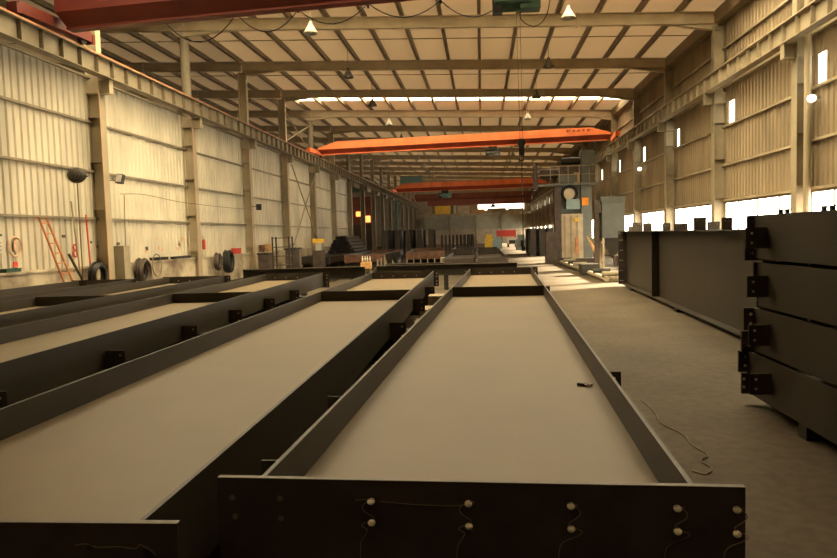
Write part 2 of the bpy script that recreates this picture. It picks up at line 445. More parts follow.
# ------------------------------------------------------------------ bridge cranes
def bridge(pl, pr_, zb, h, m, label, skewm='crane', lowm=None, hoist=None, taper=True, hx=0.0):
    (xl, yl), (xr, yr) = pl, pr_
    ang = math.atan2(yr-yl, xr-xl); L = math.hypot(xr-xl, yr-yl)
    r = empty('bridge_crane', ((xl+xr)/2, (yl+yr)/2, zb), label, 'crane', 'overhead cranes', rz=ang)
    g = MB(); d = .55
    lh = h*.42                             # lower part slopes inwards
    e = L/2-.25; tp = 1.5 if taper else .01
    prof = [(-d/2+.0, lh), (-d/2, h), (d/2, h), (d/2, lh), (d/2-.14, 0), (-d/2+.14, 0)]
    # upper box with tapered ends
    up = [(-e, lh), (-e+tp*.1, lh+(h-lh)*.3), (-e+tp, h), (e-tp, h), (e-tp*.1, lh+(h-lh)*.3), (e, lh)]
    g.prism(up, 'y', -d/2, d/2); g.build('main_girder', m, r)
    lo = MB(); a = e-.25
    lo.add([(-e, -d/2, lh), (e, -d/2, lh), (e, d/2, lh), (-e, d/2, lh), (-a, -.1, .06), (a, -.1, .06), (a, .1, .06), (-a, .1, .06)],
           [(0, 1, 5, 4), (1, 2, 6, 5), (2, 3, 7, 6), (3, 0, 4, 7), (4, 5, 6, 7), (0, 3, 2, 1)])
    lo.build('lower_web', lowm or m, r)  # lowm darkens the downward face, shade put into its colour
    MB().box(-a, a, -.16, .16, 0, .06).build('bottom_flange', m, r)
    for s in (-1, 1):
        ec = MB(); x = s*(L/2-.0)
        ec.box(x-.14, x+.14, -1.5, 1.5, .12, .42); ec.box(x-.16, x+.16, -1.62, -1.5, .08, .36); ec.box(x-.16, x+.16, 1.5, 1.62, .08, .36)
        o = ec.build('end_carriage', m, r)
        for q in (-1.2, 1.2):
            MB().lathe([(0, -.06), (.13, -.06), (.13, .06), (0, .06)], (x, q, .11), 16, axis='x').build('wheel', 'dark', o)
    MB().box(-e+2, e-2, d/2+.02, d/2+.5, h-.35, h-.3).build('walkway', 'cream_dark', r)
    return r
def rail_y(x): return x
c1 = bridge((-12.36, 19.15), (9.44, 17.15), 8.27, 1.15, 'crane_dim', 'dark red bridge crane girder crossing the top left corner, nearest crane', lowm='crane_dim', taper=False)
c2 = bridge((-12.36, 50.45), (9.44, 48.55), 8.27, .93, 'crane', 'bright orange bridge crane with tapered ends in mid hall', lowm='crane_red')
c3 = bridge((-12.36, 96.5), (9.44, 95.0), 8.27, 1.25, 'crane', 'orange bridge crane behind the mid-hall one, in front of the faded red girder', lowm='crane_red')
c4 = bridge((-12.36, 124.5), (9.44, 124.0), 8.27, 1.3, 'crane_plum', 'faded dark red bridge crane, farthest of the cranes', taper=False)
MB().box(-8.3, 10.5, -.4, .4, -.9, .15).build('hung_girder', 'crane_plum', c4)
# marking on the mid-hall crane (dark illegible lettering) and small bolts
mk = MB()
for k, (x, w) in enumerate([(7.2, .35), (7.65, .18), (7.95, .3), (8.3, .2), (8.6, .32)]):
    mk.box(x+.4, x+.4+w*.8, -.285, -.276, .77, .81); mk.box(x+.43, x+.47, -.285, -.276, .68, .83); mk.box(x+.4, x+.4+w*.6, -.285, -.276, .68, .71)
mk.build('lettering', 'brown', c2)

def hoist(name, x, y, ztop, s, m, label):
    h = empty(name, (x, y, ztop-.72*s), label, 'hoist')
    b = MB(); b.lathe([(0, -.62*s), (.2*s, -.62*s), (.26*s, -.56*s), (.26*s, .34*s), (.2*s, .4*s), (.2*s, .6*s), (0, .6*s)], (0, 0, .28*s), 20, axis='x')
    b.build('drum', m, h)
    b = MB().box(.1*s, .62*s, -.24*s, .24*s, .04*s, .56*s); b.build('gear_case', m, h)
    b = MB().box(-.62*s, -.36*s, -.24*s, .24*s, 0, .5*s); b.build('control_box', 'black', h)
    b = MB(); b.box(-.34*s, .34*s, -.3*s, -.26*s, .5*s, .76*s); b.box(-.34*s, .34*s, .26*s, .3*s, .5*s, .76*s); b.box(-.36*s, .36*s, -.3*s, .3*s, .46*s, .52*s)
    o = b.build('trolley', 'dark', h)
    for xx in (-.22, .22):
        for yy in (-.22, .22): MB().lathe([(0, -.03*s), (.08*s, -.03*s), (.08*s, .03*s), (0, .03*s)], (xx*s, yy*s, .72*s), 12, axis='y').build('wheel', 'dark', o)
    return h
h0 = hoist('electric_hoist', 1.02, 17.93, 8.27, .82, 'green', 'dark green electric hoist under the red crane at the top centre')
h0.scale = (1.2, 1, 1)
hoist('electric_hoist', .95, 49.4, 8.2, .85, 'bluegrey', 'grey hoist trolley hanging under the bright orange crane')
hoist('electric_hoist', -5.0, 95.6, 8.2, 1.4, 'teal', 'teal hoist trolley under the second orange crane')
hoist('electric_hoist', 2.2, 124.3, 7.3, .7, 'dark', 'dark hoist under the far faded red crane')
# hook block hanging from the green hoist
hk = empty('hook_block', (1.09, 17.93, 3.9), 'dark brass-coloured hook block hanging on ropes from the green hoist', 'hook')
for s in (-.035, .035):
    MB().tube([(s, 0, .55), (s*1.3-.02, 0, 3.75)], .008, 6).build('rope', 'purlin', hk)
b = MB(); b.box(-.07, .07, -.03, .03, .12, .52); b.lathe([(0, -.05), (.105, -.05), (.105, .05), (0, .05)], (0, 0, .44), 16, axis='y'); b.build('block', 'dark', hk)
pts = [(0, 0, .12)]+[(0.06*math.sin(a)-0.0, 0, .02-.07*math.cos(a)+.02) for a in [PI*.1*k for k in range(10, -6, -1)]]
MB().tube(pts, .018, 8).build('hook', 'black', hk)
ch = empty('lifting_chain', (1.09, 17.93, 1.5), 'long thin dark chain sling hanging below the hook block', 'chain')
MB().tube([(0, 0, .3), (0, 0, 2.42)], .014, 6).build('chain', 'dark', ch)
b = MB(); b.box(-.05, .05, -.03, .03, .02, .14); b.box(-.075, .02, -.03, .03, .14, .3); b.build('clamp', 'black', ch)
# festoon cable of the first crane
fp = [(-9.0, 8.45), (-7.88, 7.71), (-6.79, 8.44), (-5.93, 7.89), (-4.99, 8.45), (-4.02, 8.0), (-3.0, 8.5), (-2.01, 8.06), (-.98, 8.46), (-.19, 7.98), (.51, 8.15)]
def swag(pts, n=10):
    out = []
    for k in range(0, len(pts)-2, 2):
        (x0, z0), (xm, zm), (x1, z1) = pts[k:k+3]
        for j in range(n):
            t = j/n; x = x0+(x1-x0)*t
            out.append((x, 19.0, z0+(z1-z0)*t-(((z0+z1)/2-zm))*4*t*(1-t)))
    out.append((pts[-1][0], 19.0, pts[-1][1])); return out
f = empty('festoon_cable', (-4, 19.0, 8.45), 'dark power cable looping in swags under the red crane', 'cable')
def rel(ps, o): return [(p[0]-o[0], p[1]-o[1], p[2]-o[2]) for p in ps]
MB().tube(rel(swag(fp), (-4, 19.0, 8.45)), .016, 6).build('cable', 'black', f)
for k in range(0, len(fp), 2):
    if fp[k][1] > 8.3: MB().box(fp[k][0]+4-.03, fp[k][0]+4+.03, -.04, .04, -.08, .12).build('hanger', 'black', f)
o = MB().tube(smooth_path([(1.3, 17.93, 7.85), (1.12, 17.93, 7.62), (1.2, 17.93, 7.42), (1.46, 17.93, 7.3), (1.7, 17.93, 7.42), (1.86, 17.93, 7.8), (1.9, 17.93, 8.45)]), .013, 6).build('loose_cable', 'black')
tag(o, 'thin cable looping beside the green hoist', 'cable')
# teal maintenance crane in the adjoining aisle
tc = bridge((-35.0, 92.0), (-13.7, 92.0), 8.27, 2.0, 'teal', 'teal bridge crane in the adjoining aisle at far left')
mc_ = empty('maintenance_cage', (-9.8, 96.3, 9.52), 'teal service cage standing on the second orange crane', 'cage')
MB().box(-1.7, 1.7, -.2, .2, 0, .12).build('base', 'teal', mc_)
MB().box(-1.6, 1.6, -.15, .15, .12, .9).build('body', 'teal', mc_)
MB().box(-1.7, 1.7, -.2, .2, .9, .98).build('roof', 'bluegrey', mc_)

oc = bridge((-35.0, 66.0), (-13.7, 66.0), 8.27, 1.0, 'crane_red', 'red bridge crane in the adjoining aisle seen between the left columns')

# ------------------------------------------------------------------ pendant lamps
def lamp(x, y, z, m, label):
    p = empty('pendant_lamp', (x, y, z-.24), label, 'lamp', 'high-bay pendant lamps')
    MB().lathe([(.05, .46), (.07, .42), (.08, .34), (.12, .29), (.27, .04), (.275, 0), (.262, .0), (.11, .26), (.06, .3)], n=20).build('lamp_shade', m, p, smooth=True)
    MB().tube([(0, 0, .46), (0, 0, zroof(x)+.55-(z-.24))], .012, 6).build('cord', 'purlin', p)
    MB().lathe([(0, .02), (.05, .04), (.07, .1), (.05, .17), (0, .2)], n=12).build('bulb', 'white', p, smooth=True)
for row, x in (('left', -6.35), ('right', 3.38)):
    for i in range(0, 12):
        y = 25.9+7.35*i
        m = 'lampwhite' if i % 3 == 0 or i > 5 else 'lampdark'
        lamp(x, y, 10.1, m, '%s high-bay pendant lamp, %s in the %s row' % ('white' if m == 'lampwhite' else 'dark grey', ORD[i], row))

# ------------------------------------------------------------------ plate girders
W, FL = 1.86, .42
def bolt_holes(mb, xs, zs, y, r, mi, d=.004):
    for x in xs:
        for z in zs:
            mb.lathe([(0, y), (r, y), (r, y+d), (0, y+d)], (x, 0, z), 10, mi, axis='y')
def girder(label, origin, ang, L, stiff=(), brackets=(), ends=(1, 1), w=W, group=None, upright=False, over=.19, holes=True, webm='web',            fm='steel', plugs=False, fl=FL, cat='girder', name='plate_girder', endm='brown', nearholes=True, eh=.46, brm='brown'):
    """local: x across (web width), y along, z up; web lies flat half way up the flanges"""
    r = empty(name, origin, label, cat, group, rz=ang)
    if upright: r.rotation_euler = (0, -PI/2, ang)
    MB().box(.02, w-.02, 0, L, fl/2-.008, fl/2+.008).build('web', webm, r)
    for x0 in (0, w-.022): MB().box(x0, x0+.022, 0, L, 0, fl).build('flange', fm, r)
    if holes:
        pass
    for k, e in enumerate(ends):
        if not e: continue
        y = -.03 if k == 0 else L
        p = MB(); p.box(-over, w+over, y, y+.03, fl-eh+.005, fl+.005)
        yy = y-.004 if k == 0 else y+.03
        for s in ((-1, 1) if (k == 1 or nearholes) else ()):
            bolt_holes(p, [(-over+.06) if s < 0 else w+over-.06], [fl-.07, fl-.16, fl-.30, fl-.39], y-.003, .016, 1)
        if L > 8 and k == 1:
            bolt_holes(p, [.3, .65, 1.0, 1.35], [fl-.12], y-.003, .014, 1)
        e_ = p.build('end_plate', [endm, 'hole'], r)
        if k == 0: MB().box(-over, w+over, y, y+.03, fl+.005, fl+.008).build('plate_edge', 'edge', e_)  # thin paler strip along the top of the near plate
    for y in stiff:
        s = MB(); s.box(.022, w-.022, y-.008, y+.008, fl/2+.008, fl-.004); s.box(.022, w-.022, y-.008, y+.008, .004, fl/2-.008)
        s.build('stiffener', fm, r)
    for b in brackets:
        side, y = b[0], b[1]; z0 = b[2] if len(b) > 2 else -.03; hh = b[3] if len(b) > 3 else .25; bw_ = b[4] if len(b) > 4 else .24
        p = MB()
        xa, xb = (-bw_, 0) if side < 0 else (w, w+bw_)
        p.box(xa, xb, y-.007, y+.007, z0, z0+hh)
        bolt_holes(p, [xa+.06 if side < 0 else xb-.06], [z0+.06, z0+hh-.06], y-.012, .013, 1)
        p.build('bracket', [brm, 'hole'], r)
    return r

G0 = girder('central dark steel girder lying flat, its bolted end plate facing the viewer', (-1.01, 2.86, .524), -.0353, 17.8, (10.75,),
            [(-1, .04, .02, .316, .22), (-1, .47, .086, .25, .17), (-1, 1.86, .086, .25, .19), (-1, 2.84, -.03, .25, .15), (-1, 4.35), (-1, 6.45), (-1, 8.6), (-1, 11), (-1, 13.4), (1, 3.27), (1, 13.0)], w=1.86, nearholes=False, over=.187)
G1 = girder('wide steel girder lying flat directly left of the central one', (-3.17, 2.37, .524), .0077, 17.5, (10.85,),
            [(1, 1.2, -.1), (1, 7.3), (1, 10.9), (1, 14), (-1, 9.8), (-1, 13.2)], w=1.86, over=.15, nearholes=False)
G2 = girder('second steel girder lying flat to the left of the central one', (-6.12, 2.3, .524), .0325, 18.0, (11.2,),
            [(1, 3.1), (1, 5.2), (1, 7.4), (1, 9.5), (1, 11.7), (1, 13.9)], w=1.80)
G3 = girder('third steel girder lying flat to the left of the central one', (-9.1, 2.0, .524), .032, 18.0, (11.4,), [(1, 6), (1, 10), (-1, 5), (-1, 12)], w=1.75)
G4 = girder('outermost steel girder lying flat nearest the cream left wall', (-12.0, 2.0, .524), .012, 17.3, (9.0,), [(1, 8), (1, 12)], w=1.72)
# shackle-like tool on the web of the central girder
tl = empty('clamp_tool', (.80, 5.5, .745), 'small black clamp lying on the web of the central girder', 'tool', rz=-.5)
MB().box(-.055, .03, -.012, .012, 0, .02).build('handle', 'black', tl)
MB().torus((.04, 0, .012), .025, .008, 'z').build('ring', 'white', tl)
MB().tube([(-.05, .012, .01), (0, .035, .012), (.06, .02, .01)], .006, 6).build('jaw', 'black', tl)

# plugs with tie wires on the front end plate (front face y about 2.83)
cA, sA = math.cos(-.0353), math.sin(-.0353)
def g0pt(x, dy, z):                        # x = hall x on the plate
    u = (x+1.01)/cA
    return (-1.01+u*cA-(-.03+dy)*sA, 2.86+u*sA+(-.03+dy)*cA, z)
cols = [(-.50, .862, .768), (-.08, .862, .764), (.345, .862, .764), (.77, .862, .766), (1.0, .862, .762)]
cn = ['leftmost', 'second from left', 'middle', 'second from right', 'rightmost']
for k, (x, za, zb) in enumerate(cols):
    for z, w in ((za, 'upper'), (zb, 'lower')):
        p = g0pt(x, -.012, z)
        pl = MB().lathe([(0, -.012), (.013, -.011), (.0165, -.004), (.0165, .004), (.012, .012), (0, .012)], n=14, axis='y').build('hole_plug', 'chalk', smooth=True)
        pl.location = p; pl.rotation_euler = (random.uniform(.15, .4), 0, random.uniform(-.35, .35)); pl.scale = (1, 1, .78)
        tag(pl, 'pale oval plug on the front end plate, %s of the %s pair' % (w, cn[k]), 'plug', 'plugs on the front end plate')
    sgn = -1 if k in (0, 1) else 1
    w = [g0pt(x-.07*(1 if k == 0 else -.4), -.012, za+.004), g0pt(x-.02*sgn*.5, -.016, za+.012), g0pt(x+.03*sgn, -.014, za-.01), g0pt(x+.035*sgn, -.012, za-.04), g0pt(x-.01*sgn, -.012, zb+.02),
         g0pt(x+.045*sgn, -.012, zb-.01), g0pt(x+.02*sgn, -.014, zb-.03), g0pt(x-.03, -.012, zb-.055), g0pt(x-.05, -.012, zb-.09), g0pt(x-.055, -.012, zb-.17)]
    o = MB().tube(smooth_path(w), .0022, 5).build('tie_wire', 'cord')
    tag(o, 'thin curly wire threaded round the %s pair of plugs' % cn[k], 'wire', 'tie wires on the front end plate')
o = MB().tube(smooth_path([g0pt(-.46, -.01, .862), g0pt(-.3, -.01, .852), g0pt(-.15, -.01, .851), g0pt(-.1, -.01, .856)]), .002, 5).build('tie_wire', 'cord')
tag(o, 'nearly straight wire stretched between two upper plugs on the front plate', 'wire')
for x, z in ((-1.13, .862), (-1.12, .775), (-.91, .862), (-.91, .772)):
    u = (x+1.01)/cA
    MB().lathe([(0, -.034), (.013, -.034), (.013, -.030), (0, -.030)], (u, 0, z-.524), 12, axis='y').build('bolt_hole', 'edge', G0)
for k, (x, z) in enumerate([(-1.49, .872), (-1.275, .862)]):
    pl = MB().lathe([(0, -.012), (.011, -.011), (.014, 0), (.011, .012), (0, .012)], n=14, axis='y').build('hole_plug', 'darkhole', smooth=True)
    pl.location = (x, 2.33, z); tag(pl, '%s dark plug with wire on the lower left end plate' % ('left' if k == 0 else 'right'), 'plug', 'plugs on the left end plate')
o = MB().tube(smooth_path([(-1.55, 2.33, .875), (-1.5, 2.32, .885), (-1.46, 2.325, .87), (-1.38, 2.325, .874), (-1.31, 2.325, .868), (-1.29, 2.32, .885), (-1.25, 2.32, .865), (-1.235, 2.325, .845)]), .0025, 5).build('tie_wire', 'cord')
tag(o, 'loose wire strung between the two dark plugs at lower left', 'wire')
# dark crack-like cable on the floor right of the central girder
o = MB().tube(smooth_path([(1.81, 8.0, .008), (1.83, 7.4, .008), (1.78, 7.0, .008), (1.9, 6.6, .008), (1.88, 6.3, .008), (1.93, 6.0, .008), (1.83, 5.85, .008), (1.85, 5.65, .008), (1.76, 5.52, .008), (1.68, 5.6, .008)]), .006, 5).build('floor_cable', 'purlin')
tag(o, 'thin dark cable snaking over the concrete beside the central girder', 'cable')

# trestles under the row of flat girders
for k, y in enumerate((4.8, 10.5, 17.0)):
    tr = empty('trestle_beam', (-5.6, y, 0), 'dark support beam under the flat girders, %s of three' % ['nearest', 'middle', 'farthest'][k], 'support beam', 'support beams')
    MB().box(-6.4, 6.4, -.12, .12, 0, .03).build('flange', 'dark', tr)
    MB().box(-6.4, 6.4, -.12, .12, .494, .524).build('flange', 'dark', tr)
    MB().box(-6.4, 6.4, -.01, .01, .03, .494).build('web', 'dark', tr)

for k, (x0, x1, y0, y1, h) in enumerate([(-1.28, -.78, 13.5, 14.3, .50), (-1.28, -.95, 12.3, 12.9, .40), (-1.25, -.8, 15.2, 15.8, .62)]):
    o = MB().box(x0, x1, y0, y1, 0, h).build('wood_block', 'wall_r'); tag(o, 'pale block on the floor in the gap left of the central girder, %s of three' % ['middle', 'nearest', 'farthest'][k], 'block', 'pale blocks in the gap')

# stack of four girders on the right
for k in range(4):
    z = .13+.505*k; dy = [.28, .1, .0, .12][k]; dx = [0, -.0, .0, 0.0][k]
    st = girder('dark girder in the right-hand stack, %s' % ['bottom one', 'second from the bottom', 'third from the bottom', 'topmost one'][k],
                (2.95+dx, -4.2, z), 0, 11.75+dy, (), [(-1, 11.4+.04*k, .12, .22, .21), (-1, 3.5, .10, .22, .17)], ends=(0, 0), group='girders stacked at right', webm='steel', brm='steel', fl=.47, eh=.44)
    p = MB(); y = 11.75+dy; off = -.04-[.05, .06, .0, .02][k]
    p.box(off, W+.19, y, y+.03, .225, .47); bolt_holes(p, [off+.07], [.30, .40], y-.003, .017, 1)
    p.box(off-.03*(1 if k in (1, 3) else -1), W+.19, y-.015, y+.02, -.02, .215); bolt_holes(p, [off+.05], [.06, .15], y-.02, .017, 1)
    p.build('end_plate', ['brown', 'hole'], st)
    if k == 3:
        for q, yy in enumerate((11.15, 10.3, 9.2)):
            l = MB(); l.box(.0, .03, yy-.13, yy+.13, .5, .512); l.box(.0, .03, yy-.09, yy-.05, .47, .5); l.box(.0, .03, yy+.05, yy+.09, .47, .5)
            l.build('lifting_lug', 'dark', st)
for k, y in enumerate((-2.0, 2.5, 6.5)):
    o = MB().box(2.95, 4.81, y-.08, y+.08, 0, .13).build('timber_bearer', 'dark'); tag(o, 'squared timber under the right-hand stack, %s of three' % ['nearest', 'middle', 'farthest'][k], 'timber', 'timbers under the stack')
    for j in range(3):
        o = MB().box(3.0, 4.76, y-.03, y+.03, .60+.505*j, .635+.505*j).build('spacer_strip', 'dark')
        tag(o, 'thin spacer between %s layers of the right-hand stack, %s row' % (['the two lowest', 'the two middle', 'the two highest'][j], ['near', 'centre', 'far'][k]), 'spacer', 'spacers in the stack')

# long girders standing upright on the right
ub = []
yy = 13.9-9.4
ua = -.0367
def upg(x, y, ang, L, label, ends=(1, 1), brk=(), stiff=(), w=W, **kw):
    """upright girder: left flange tips at x, base on the floor"""
    g = girder(label, (x+FL, y, kw.get('zb', .08)), ang, L, stiff, brk, ends, upright=True, w=w, over=.0, **dict(dict(webm='steel'), **{k: v for k, v in kw.items() if k != 'zb'}))
    return g
lump = [(y-9.6, .08+.06*((i*7) % 3), .20+.06*((i*5) % 3), .17+.07*((i*3) % 4)/2) for i, y in enumerate((23.7, 22.0, 20.3, 18.6, 16.6, 14.9, 13.6))]
U1 = upg(4.36, 9.6, ua, 14.85, 'long girder standing upright at right, dark recessed panels, behind the stack', ends=(1, 0), stiff=(1.5, 9.75), brm='edge',
         brk=[(1, a, b, c, e) for a, b, c, e in lump])
ep = MB(); ep.box(-.0, W+.02, 14.85, 14.88, -.12, FL+.09)
bolt_holes(ep, [.12, .48, .84, 1.2, 1.56, 1.8], [FL+.02, FL-.05], 14.846, .018, 1)
ep.build('end_plate', ['brown', 'hole'], U1)
# girder() rotates z to -x, so local z = FL is the side nearest the aisle
U2 = upg(5.35, 10.2, ua, 13.6, 'second upright girder close behind the long one at right', brm='edge', brk=[(1, 1.3+3.1*k, .05, .3, .2) for k in range(4)], stiff=())
for k, y in enumerate((11.0, 16.5, 22.5)):
    o = MB().box(4.4-(-.0367)*0+.037*(y-12), 6.2, y-.1, y+.1, 0, .075).build('timber_bearer', 'dark'); tag(o, 'flat timber under the upright girders at right, %s of three' % ['nearest', 'middle', 'farthest'][k], 'timber', 'timbers under the upright girders')

# ------------------------------------------------------------------ middle distance girders
def simple(label, x, y, L, z=.1, ang=0, w=W, fl=.42, **kw):
    return girder(label, (x, y, z), ang, L, kw.pop('stiff', ()), kw.pop('brk', ()), kw.pop('ends', (1, 1)), w=w, fl=fl, **kw)
# transverse rails behind the front row
def crossbeam(x0, x1, y, ztop, h, label, pegs=(), m='dark'):
    b = empty('cross_beam', ((x0+x1)/2, y, 0), label, 'beam'); hw = (x1-x0)/2
    MB().box(-hw, hw, -.11, .11, ztop-.02, ztop).build('top_flange', 'steel', b)
    MB().box(-hw, hw, -.008, .008, ztop-h+.02, ztop-.02).build('web', m, b)
    MB().box(-hw, hw, -.11, .11, ztop-h, ztop-h+.02).build('bottom_flange', m, b)
    for k in range(3):
        x = -hw+.4+(2*hw-.8)*k/2
        MB().box(x-.08, x+.08, -.1, .1, 0, ztop-h).build('leg', m, b)
    for p in pegs: MB().tube([(p, 0, ztop), (p, 0, ztop+.16)], .02, 6).build('peg', 'cream', b)
    return b
crossbeam(-8.4, -4.05, 23.0, .99, .42, 'dark cross beam on legs behind the left girders')
crossbeam(-3.9, 1.25, 24.6, .93, .40, 'dark cross beam behind the central girder')
crossbeam(-4.2, -1.5, 26.8, .90, .30, 'beam with a row of upright pegs behind the left girder', pegs=[-1.0+.28*k for k in range(9)])
crossbeam(-4.6, -1.6, 29.5, .66, .3, 'pale rail on legs in front of the far girders')
mid = [
 ('dark girder left of two lying side by side behind the central one', -1.95, 33.5, 12, .40, .0, 1.55, dict(over=.02)),
 ('dark girder right of two lying side by side behind the central one', -.3, 33.0, 12, .42, .0, 1.55, dict(over=.02)),
 ('dark girder farther back in the centre, beyond the side by side pair', -2.2, 48.0, 9, .55, 0, 1.6, dict(over=.02)),
 ('dark girder farther back in the centre beside the aisle', -.35, 48.5, 8, .45, 0, 1.6, dict(over=.02)),
 ('reddish-ended girder at left of centre', -8.4, 40.6, 14, .475, .04, 2.5, dict(endm='red_end', over=.02, fl=.47)),
 ('brown-ended girder left of centre, just behind the white block', -4.75, 42.0, 13, .56, .06, 2.4, dict(endm='red_end', over=.02)),
 ('long pale girder end-on near the left columns', -11.9, 41.5, 18, .42, .03, 2.4, dict(endm='brown', over=.02)),
 ('dark girder low on the floor under the reddish-ended one', -8.4, 40.9, 13, .0, .04, 2.4, dict(over=.02, fl=.47)),
 ('low dark girder between the cross beam and reddish-ended girder', -8.6, 30.0, 6.5, .0, .03, 1.8, dict(over=.02)),
 ('low dark girder on the floor in the middle, left of the white block', -5.4, 33.0, 7.0, .0, .02, 1.9, dict(over=.02)),
]
for lb, x, y, L, z, a, w, kw in mid:
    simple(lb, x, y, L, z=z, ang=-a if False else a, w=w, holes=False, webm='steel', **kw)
    if z > .3 and z != .475:
        for q in (.15, .85):
            yy = y+L*q; xx = x-math.sin(a)*L*q
            o = MB().box(xx+.02, xx+w-.02, yy-.12, yy+.12, 0, z).build('support_block', 'dark')
            tag(o, '%s block under the %s' % ('near' if q < .5 else 'far', ' '.join(lb.replace(',', '').split()[:12])), 'support', 'blocks under far girders')
# upright girders in the distance
for k, (x, ) in enumerate([(-9.2,), (-8.2,), (-7.1,), (-6.1,), (-5.0,)]):
    upg(x+.1, 62.0+(k % 2)*.7, .04, 8.0, 'dark girder standing upright far left of centre, %s from the left' % ORD[k].replace('nearest', 'first'), w=2.6, group='upright girders far off', zb=0, fm='dark', webm='dark', holes=False)
for k in range(9):
    x = -4.7+.45*k
    g = girder('thin dark girder standing upright in the far row, %s from the left' % ORD[k].replace('nearest', 'first'), (x+.2, 78.0, 0), .05, 5.0, (), (), (1, 1), upright=True, w=2.0,
               over=0, group='thin upright girders in the far row', fl=.2, eh=.2, fm='dark', webm='dark')
for k, x in enumerate((4.05, 4.8, 5.5)):
    upg(x, 57.0, -.02, 9.0, 'dark girder standing upright left of the welding machine, %s from the left' % ORD[k].replace('nearest', 'first'), w=2.35, group='upright girders by the machine', zb=0, fm='dark', webm='dark', holes=False)
# heap of dark pipes by the left wall
pc = [(-11.1+.29*i+.145*j, 1.0+j*.25) for j in range(5) for i in range(7-j)]
for k, (x, z) in enumerate(pc):
    o = MB().lathe([(.14, 0), (.14, 5.5), (.11, 5.5), (.11, 0), (.14, 0)], n=12, axis='y').build('steel_pipe', 'dark', smooth=False)
    o.location = (x, 48.2+.4*random.random(), z)
    row = int(round((z-1.0)/.25)); i = k-sum(7-j for j in range(row))
    tag(o, 'dark pipe in the heap by the left wall, %s layer up, %s from the left' % (ORD[row].replace('nearest', 'first'), ORD[i].replace('nearest', 'first')), 'pipe', 'pipes in the heap')

# shelf rack, trolleys and boxes
sr = empty('storage_rack', (-9.95, 33.0, 0), 'dark metal shelf rack in front of the cream wall', 'rack')
for x in (-.42, .42):
    for y in (-.3, .3): MB().box(x-.03, x+.03, y-.03, y+.03, 0, 2.15).build('post', 'dark', sr)
for z in (.75, 1.2, 1.65, 2.1): MB().box(-.42, .42, -.3, .3, z-.03, z).build('shelf', 'dark', sr)
wb = empty('bottle_box', (-4.52, 26.0, 0), 'orange-brown box of white-topped bottles on a thin stand', 'box')
MB().box(-.2, .2, -.15, .15, .78, 1.02).build('box', 'wood', wb)
for x in (-.17, .17):
    for y in (-.12, .12): MB().box(x-.015, x+.015, y-.015, y+.015, 0, .78).build('leg', 'cream', wb)
for k in range(4):
    o = MB().lathe([(0, 0), (.035, 0), (.035, .16), (.015, .2), (.015, .25), (0, .25)], n=10).build('bottle', 'white', smooth=True)
    o.location = (-4.66+.095*k, 26.0+.04*(k % 2), 1.02); tag(o, 'white bottle on the orange-brown box, %s from the left' % ORD[k].replace('nearest', 'first'), 'bottle', 'bottles on the box')
for k in range(3):
    o = MB().tube([(0, 0, 0), (0, 0, 1.12+.05*k)], .03, 8).build('steel_post', 'cream'); o.location = (-4.1+.14*k, 26.2, 0)
    tag(o, 'slim pale post right of the bottle box, %s from the left' % ORD[k].replace('nearest', 'first'), 'post', 'slim posts')
o = MB().box(-2.55, -1.9, 41.2, 41.9, 0, .62).build('white_block', 'white'); tag(o, 'white block supporting the brown-ended girder', 'block')
yt = empty('tool_trolley', (-9.75, 39.7, 0), 'pale trolley with a bright yellow top by the left wall', 'trolley')
MB().box(-.3, .3, -.3, .3, .15, 1.3).build('cabinet', 'machbrown', yt); MB().box(-.16, .16, -.16, .16, 1.3, 1.75).build('canister', 'white', yt)
MB().box(-.32, .32, -.2, .2, 1.75, 2.0).build('yellow_cap', 'yellow', yt)
for x in (-.25, .25):
    for y in (-.25, .25): MB().lathe([(0, -.03), (.075, -.03), (.075, .03), (0, .03)], (x, y, .075), 10, axis='x').build('wheel', 'black', yt)
for k, (x, y, h, m) in enumerate([(-11.2, 39.5, 1.5, 'cream_dark'), (-10.9, 38.0, 1.5, 'machbrown'), (-11.9, 36.2, 1.3, 'machbrown')]):
    w = empty('welding_set', (x, y, 0), ['pale grey welding set left of the yellow-topped trolley', 'brown welding set behind the trolley', 'brown welding set beside the left wall bracing'][k], 'welding set')
    MB().box(-.3, .3, -.4, .4, .12, h-.1).build('housing', m, w); MB().box(-.34, .34, -.44, .44, h-.1, h).build('lid', 'dark', w)
    MB().torus((0, 0, h+.12), .12, .012, 'y').build('handle', 'dark', w)
    for x_ in (-.24, .24):
        for y_ in (-.3, .3): MB().lathe([(0, -.03), (.07, -.03), (.07, .03), (0, .03)], (x_, y_, .07), 10, axis='x').build('wheel', 'black', w)

# ------------------------------------------------------------------ things along the left wall
ld = empty('ladder', (-12.33, 19.5, 0), 'orange-brown ladder leaning on the cream wall', 'ladder')
A, B = Vector((0, 0, 0)), Vector((-.58, -.66, 2.87))
dv = Vector((0, .37, 0))
for s in (-.5, .5): MB().tube([A+dv*s*1.25, B+dv*s*.9], .032, 6).build('rail', 'ladder', ld)
for k in range(1, 10):
    t = k/9.6; c = A.lerp(B, t); MB().tube([c-dv*.5, c+dv*.5], .02, 6).build('rung', 'ladder', ld)
fn = empty('pedestal_fan', (-12.45, 19.95, 0), 'large dark oval fan head on a tall thin pole by the left wall', 'fan')
MB().lathe([(0, 0), (.3, 0), (.3, .05), (.05, .09)], n=16).build('base', 'dark', fn)
MB().tube([(0, 0, .05), (0, 0, 4.15)], .022, 8).build('pole', 'purlin', fn)
hd = MB().lathe([(0, -.2), (.12, -.19), (.24, -.13), (.31, 0), (.24, .13), (.12, .19), (0, .2)], n=24, axis='y').build('head', 'dark', fn, smooth=True); hd.location = (0, 0, 4.17); hd.scale = (1.0, 1, .78)
g = MB()
for R in (.1, .18, .26, .31): g.torus((0, -.2+.5*R*R*2, 0), R, .006, 'y', 24, 5)
gg = g.build('grille', 'purlin', hd)
